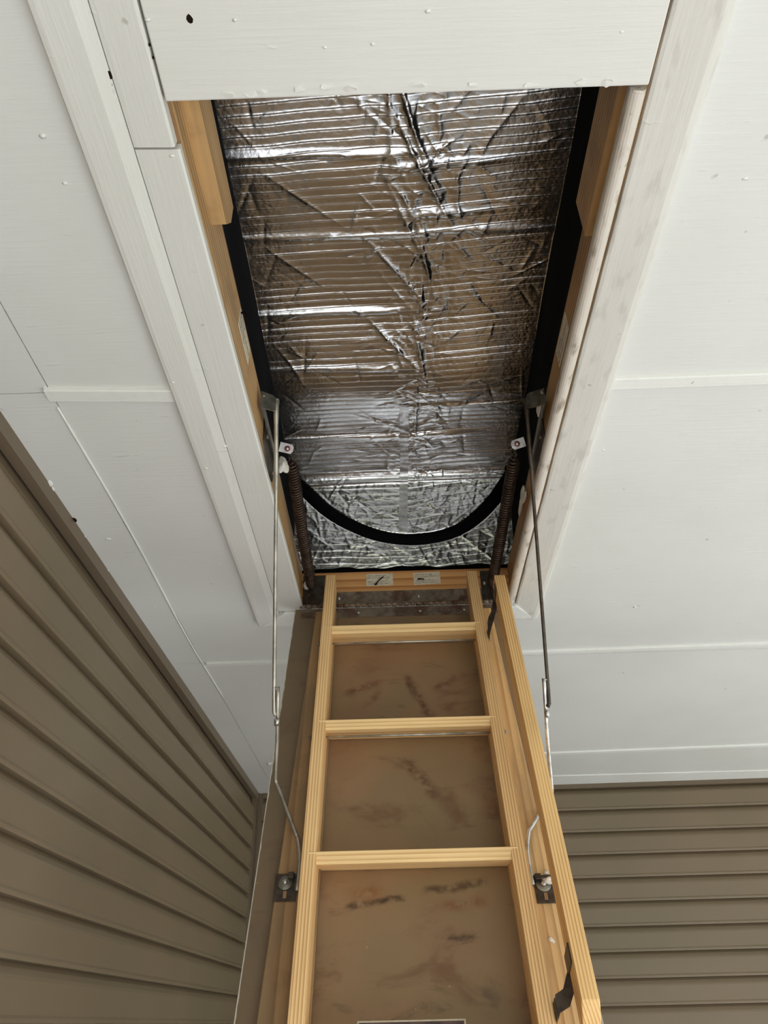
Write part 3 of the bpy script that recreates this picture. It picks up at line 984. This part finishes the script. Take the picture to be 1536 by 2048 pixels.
# chipped white paint along the panel's side edges
for x0, x1 in ((-0.281, -0.296), (0.325, 0.334)):
    sg = -1 if x0 < 0 else 1
    rr = random.Random(5)
    v, f = [], []
    n = 90
    for i in range(n):
        t = i / (n - 1); s = .012 + t * (PLEN - .012); x = x0 + (x1 - x0) * t
        e = rr.choice([0.0001, .0006, .0012, .0018]) if i % 2 else .0004
        v += [(x + sg * .0016, -s, 0.0005), (x + sg * .0016, -s, 0.0136), (x - sg * e, -s, 0.0137)]
    for i in range(n - 1):
        for k in range(2):
            f.append((i * 3 + k, i * 3 + k + 1, (i + 1) * 3 + k + 1, (i + 1) * 3 + k))
    mesh_obj('painted_edge', v, f, M['panel_edge'], lad, False, True)
# stiles nailed to the panel beside the ladder rails
def stile(p, mat):
    bm = bmesh.new()
    A = [bm.verts.new((x, -s, 0.0131)) for x, s in p]; B = [bm.verts.new((x, -s, 0.033)) for x, s in p]
    bm.faces.new(A); bm.faces.new(B[::-1])
    for i in range(len(p)):
        bm.faces.new((A[i], A[(i + 1) % len(p)], B[(i + 1) % len(p)], B[i]))
    bmesh.ops.bevel(bm, geom=bm.edges[:], offset=.0015, segments=1, affect='EDGES')
    bm_obj('panel_stile', bm, mat, lad, False, True)
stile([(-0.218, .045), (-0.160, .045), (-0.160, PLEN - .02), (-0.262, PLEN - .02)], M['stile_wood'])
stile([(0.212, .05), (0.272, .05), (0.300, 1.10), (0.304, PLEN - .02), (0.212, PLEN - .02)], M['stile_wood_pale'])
# lower hinge leaf and knuckle
lf = box('hinge_leaf', (-0.262, -.052, .0131), (0.305, -.014, .0150), M['hinge'], bev=.0005, **LB)
for x in (-0.10, 0.075, 0.20):
    disc('screw', (x, -.036, .0148), (0, 0, 1), .0042, .0026, M['zinc'], lf, 10, True)
kv, kf = [], []
for i in range(34):
    xa = -0.268 + i * 0.0175
    a, b = tube_data([(xa, -.006, .018), (xa + .0155, -.006, .018)], .0062 if i % 2 else .0052, 10)
    kf += [tuple(len(kv) + q for q in ff) for ff in b]; kv += a
mesh_obj('hinge_knuckle', kv, kf, M['hinge'], lad, True, True)
# rails, first section and the folded-out lower sections
RL0, RL1, RR0, RR1 = -0.192, -0.163, 0.2125, 0.2415
ZR0, ZR1 = 0.0335, 0.090
for a, b in ((RL0, RL1), (RR0, RR1)):
    prism('side_rail', [(0.047, ZR1), (0.030, ZR0), (-PLEN + .03, ZR0), (-PLEN + .03, ZR1)], 0, a, b, M['rail_wood'], lad, True, .0014)
for a, b in ((RL0, RL1), (RR0, RR1)):
    prism('side_rail', [(-PLEN + .028, ZR1), (-PLEN + .028, ZR0), (-2.56, ZR0), (-2.585, ZR1)], 0, a, b, M['rail_wood'], lad, True, .0014)


def tread(s):
    """horizontal board let into the rails; s = where its upper front edge meets the rails' fronts"""
    p = LM @ Vector((0, -s, ZR1 + .0015))
    dep, th = 0.074, 0.0235
    bm = box_bm((-.179, 0, -th), (.2275, dep, 0), .0014)
    bm.transform(LM.inverted() @ Matrix.Translation((0, p.y, p.z)))
    return bm_obj('tread', bm, M['tread_wood'], lad, False, True)


TS = [0.170, 0.489, 0.816, 1.14]
for s in TS + [1.47, 1.80, 2.13, 2.44]:
    tread(s)
for s in (0.206, 0.512):
    tube('tie_rod', [(-.204, -s, .060), (.254, -s, .060)], .0028, M['rod'], seg=8, **LB)
for s in (0.206, 0.512):
    for x in (-.1935, .243):
        disc('rod_nut', (x - (.004 if x < 0 else 0), -s, .060), (1, 0, 0), .0062, .004, M['dark_steel'], lad, 6, True, .0062)
# handrail with slanted foot, and its two dark brackets
prism('handrail', [(-.063, .160), (-.060, .112), (-1.168, .112), (-1.122, .160)], 0, 0.2735, 0.3025, M['handrail_wood'], lad, True, .0012)


def rail_bracket(poly, s_hand, s_rail):
    """flat steel plate bridging rail and handrail, with a folded tab at each end"""
    b = prism('handrail_bracket', [(x, -s) for x, s in poly], 2, 0.1035, 0.1058, M['dark_steel'], lad, True)
    box('bracket_tab', (.2712, -s_hand - .016, .1036), (.2734, -s_hand + .016, .150), M['dark_steel'], b, .0004, True)
    box('bracket_tab', (.2416, -s_rail - .014, .066), (.2438, -s_rail + .014, .1058), M['dark_steel'], b, .0004, True)
    disc('screw', (.2437, -s_rail, .078), (1, 0, 0), .004, .003, M['hinge'], b, 8, True)


rail_bracket([(.2735, .078), (.280, .086), (.2765, .127), (.262, .178), (.2535, .203), (.2475, .222), (.2425, .243), (.2420, .222), (.2425, .193), (.2475, .172), (.258, .148)], .100, .220)
rail_bracket([(.2735, 1.030), (.283, 1.043), (.284, 1.064), (.279, 1.081), (.272, 1.094), (.265, 1.107), (.2475, 1.116), (.2430, 1.126), (.2420, 1.105), (.2445, 1.089), (.259, 1.081), (.272, 1.052)], 1.045, 1.108)
# printed sticker on the panel
label_on(lad, LW(-0.083, 1.083, .0132), (1, 0, 0), tuple(LM.to_3x3() @ Vector((0, 1, 0))), 0.185, 0.20, None, 0, 0, 'instruction_label')
lb2 = label_on(lad, LW(-0.080, 1.086, .0142), (1, 0, 0), tuple(LM.to_3x3() @ Vector((0, 1, 0))), 0.179, 0.19, None, 0, 0, 'label_picture', M['label_dark'], off=.0004)

# arms, link rods, springs
def P_left(X_, px, py):
    d = R_right * ((px - 768) / 1538) + R_down * ((py - 1024) / 1538) + R_fwd
    t = X_ / d.x
    return (X_, d.y * t, CAMZ + d.z * t)


for side in (0, 1):
    if side == 0:
        tab = [(-0.2625, 1.197, HZ + .088), (-0.236, 1.222, HZ + .096)]
        pivot = (-0.2635, 1.44, HZ + .102)
        T = (-0.2365, 1.226, HZ + .106)
        mid = (-0.2405, 1.31, HZ - .03)
        J = (-0.2555, 1.548, CAMZ + .578)
        Bp = (-0.262, 1.680, CAMZ + .436)
        Cc = LW(-0.209, 0.757, .045); D = LW(-0.2015, .80, .042); E_ = LW(-0.2015, .865, .041)
        sgn = 1
        pl = (-0.2365, 1.392, HZ + .112)
        sa, sb_ = (-0.2365, 1.475, HZ + .139), (-0.240, 2.006, HZ + .078)
        br = (-0.2255, 0.852)
    else:
        tab = [(0.3345, 1.232, HZ + .104), (0.3035, 1.266, HZ + .122)]
        pivot = (0.336, 1.45, HZ + .100)
        T = (0.3035, 1.272, HZ + .128)
        mid = (0.3065, 1.33, HZ + .02)
        J = (0.3215, 1.566, CAMZ + .587)
        Bp = (0.329, 1.722, CAMZ + .409)
        Cc = LW(0.2605, 0.757, .047); D = LW(0.2515, .80, .042); E_ = LW(0.2515, .865, .041)
        sgn = -1
        pl = (0.299, 1.400, HZ + .112)
        sa, sb_ = (0.301, 1.472, HZ + .128), (0.2895, 1.998, HZ + .064)
        br = (0.2735, 0.868)
    T, mid, J, Bp, Cc, D, E_ = [np.array(q) for q in (T, mid, J, Bp, Cc, D, E_)]
    # swing arm: flat bar lying on the jamb, its end folded across into a tab
    a0, a1 = np.array(pivot), np.array(tab[0])
    along = (a1 - a0) / np.linalg.norm(a1 - a0)
    wv = np.cross(along, (1, 0, 0)); wv /= np.linalg.norm(wv)
    arm = strap('swing_arm', [a0 - along * .012, a0 + along * .05, a1 - along * .01, a1], [wv * .007, wv * .0085, wv * .012, wv * .013], [(.0012, 0, 0)] * 4, M['steel'], lad)
    tb0, tb1 = np.array(tab[0]), np.array(tab[1])
    dn = np.array([0, .28, -.96])
    strap('arm_tab', [tb0 - np.array([sgn * .0, 0, 0]), tb0 * .75 + tb1 * .25, tb0 * .15 + tb1 * .85, tb1], [dn * .019, dn * .0185, dn * .0175, dn * .014], [(0, .0014, 0)] * 4, M['steel'], arm)
    disc('arm_bolt', tb0 + np.array([sgn * .005, -.002, .008]), (0, -1, -.2), .0045, .004, M['steel'], arm, 8)
    # upper link rod, flattened where it leaves the tab; it hooks into the lower rod
    up = smooth_path([T + np.array([0, 0, .006]), T + np.array([0, .012, -.03]), mid, mid * .6 + J * .4, J + (mid - J) * .12, J + (mid - J) / np.linalg.norm(mid - J) * .004], 5)
    d_ = (J - mid) / np.linalg.norm(J - mid)
    up += [J + d_ * .035, J + d_ * .043 + np.array([sgn * .004, -.002, 0])]
    rads = [.0066] * 3 + [.0058] * 3 + [.005] * 5 + [.0040] * (len(up) - 11)
    tube('link_rod', up, rads, M['rod'] if side == 0 else M['dark_steel'], lad, 8)
    off = np.array([sgn * .0085, -.004, 0])
    lower = [J + off - d_ * .012 - np.array([sgn * .004, 0, 0]), J + off - d_ * .016, J + off + d_ * .01, J * .5 + Bp * .5 + off * .6]
    lower = lower[:3] + smooth_path([lower[3], Bp - (Bp - J) * .1, Bp, Bp + (Cc - Bp) * .1], 3) + smooth_path([Bp + (Cc - Bp) * .3, Cc - (Cc - Bp) * .1, Cc, D, E_], 4)
    tube('lower_rod', lower, .0042, M['rod'] if side == 0 else M['zinc'], lad, 8)
    jj = J + off * .5 + d_ * .05
    tube('rod_collar', [jj + off * .3, jj + off * .3 + d_ * .014], .0058, M['zinc'], lad, 8)
    # slotted bracket on the stile with washer and bolt
    x_, s_ = br
    hw = .022 if side == 0 else .019
    bk = box('rod_bracket', (x_ - hw, -s_ - .030, .0331), (x_ + hw, -s_ + .026, .0355), M['dark_steel'], bev=.0005, **LB)
    disc('washer', (x_ - .001, -s_ + .006, .0355), (0, 0, 1), .0145, .002, M['steel'], bk, 20, True, .0140)
    disc('bolt', (x_ - .001, -s_ + .006, .0372), (0, 0, 1), .0052, .006, M['zinc'], bk, 8, True)
    box('slot', (x_ - .0032, -s_ - .024, .0354), (x_ + .0032, -s_ - .010, .0358), M['stile_wood'], bk, .0, True)
    box('bracket_lug', (x_ + sgn * .010 - .006, -s_ + .012, .0354), (x_ + sgn * .010 + .006, -s_ + .024, .046), M['dark_steel'], bk, .001, True)
    # pale pivot plate with its red rivet, facing the camera side
    pl = np.array(pl)
    ax1 = np.array([sgn * .96, .10, -.26]); ax1 /= np.linalg.norm(ax1)
    fc = np.array([0, -.80, -.60]); ax2 = np.cross(fc, ax1); ax2 /= np.linalg.norm(ax2)
    fc = np.cross(ax1, ax2)
    if fc[1] > 0: fc = -fc
    outl = [(-.016, -.011), (.012, -.0105), (.0165, -.004), (.0165, .005), (.012, .0115), (-.016, .0115)]
    va = [pl + ax1 * u + ax2 * q for u, q in outl]; vb = [p + fc * .003 for p in va]
    ff = [tuple(range(6)), tuple(range(11, 5, -1))] + [(k, (k + 1) % 6, 6 + (k + 1) % 6, 6 + k) for k in range(6)]
    pv = mesh_obj('spring_plate', va + vb, ff, M['plate'], lad)
    disc('red_washer', pl + ax1 * .003 + fc * .003, fc, .0066, .002, M['red'], pv, 14)
    disc('rivet', pl + ax1 * .003 + fc * .005, fc, .0040, .003, M['zinc'], pv, 10)
    # coil spring
    A_, B_ = np.array(sa), np.array(sb_)
    ax = (B_ - A_); L_ = np.linalg.norm(ax); ax /= L_
    e1 = np.cross(ax, (0, 0, 1)); e1 /= np.linalg.norm(e1); e2 = np.cross(ax, e1)
    turns, per = 58, 16
    n_ = turns * per
    pts = []
    for i in range(n_ + 1):
        t = i / n_; a = 2 * math.pi * turns * t
        tap = min(1, .45 + t * 18, .45 + (1 - t) * 18)
        sag = .004 * math.sin(math.pi * t)
        pts.append(A_ + ax * (L_ * (.0 + t)) + (e1 * math.cos(a) + e2 * math.sin(a)) * .0125 * tap + np.array([0, 0, -sag]))
    sp = tube('coil_spring', pts, .0033, M['spring'], lad, 5)
    tube('spring_hook', smooth_path([A_ + ax * .004, A_ - ax * .008 + e1 * .004, A_ - ax * .018, pl + ax1 * .006 - ax2 * 0 - fc * .002], 4), .003, M['dark_steel'], sp, 6)
    tube('spring_hook', smooth_path([B_ - ax * .004, B_ + ax * .006, B_ + ax * .014 + np.array([0, .004, -.004]), B_ + ax * .016 + np.array([0, .004, -.012])], 4), .003, M['dark_steel'], sp, 6)

# ================================================================ loose insulation fluff
def tuft(label, c, rad, seed, squash=(1, 1, 1)):
    tag(blob_obj('insulation_tuft', c, rad, M['fluff'], seed, None, squash), label, 'fluff')
tuft('white insulation tuft stuck beside the top of the left coil spring', P_left(-0.252, 565, 930), .016, 1, (.8, 1.1, 1.5))
tuft('small white insulation tuft at the lower end of the left spring', (-0.257, 2.005, HZ + .083), .011, 2, (.8, .9, 1.3))
tuft('pale insulation strip on the right jamb beside the coil spring', (0.3375, 1.63, HZ + .112), .012, 3, (.7, 4.2, 1.5))
tuft('pinkish insulation scrap above the right pivot plate', (0.3375, 1.30, HZ + .120), .010, 4, (.8, 3.0, 1.3))
tuft('white insulation wisps lying on the topmost ladder tread', tuple(np.array(LW(0.105, .163, .062)) + np.array([0, 0, .001])), .008, 5, (2.6, 1, .6))
tuft('tiny white fleck on the right stile above the slotted bracket', LW(0.283, .838, .0345), .0042, 6, (1, 1, 1.2))
tuft('white fluff draped over the washer on the right bracket', LW(0.283, .857, .041), .007, 7, (1.5, 1, 1))
tuft('small white crumb on the right stile below the bracket', LW(0.268, .965, .0345), .0045, 8, (1, 1, 1.4))
tuft('white crumb on the third tread near its right end', tuple(np.array(LW(0.115, .806, .062)) + np.array([0, 0, .002])), .006, 9, (1.5, 1, .6))
tuft('white crumb on the third tread near its middle', tuple(np.array(LW(0.03, .806, .066)) + np.array([0, 0, .001])), .004, 10, (1.3, 1, .7))
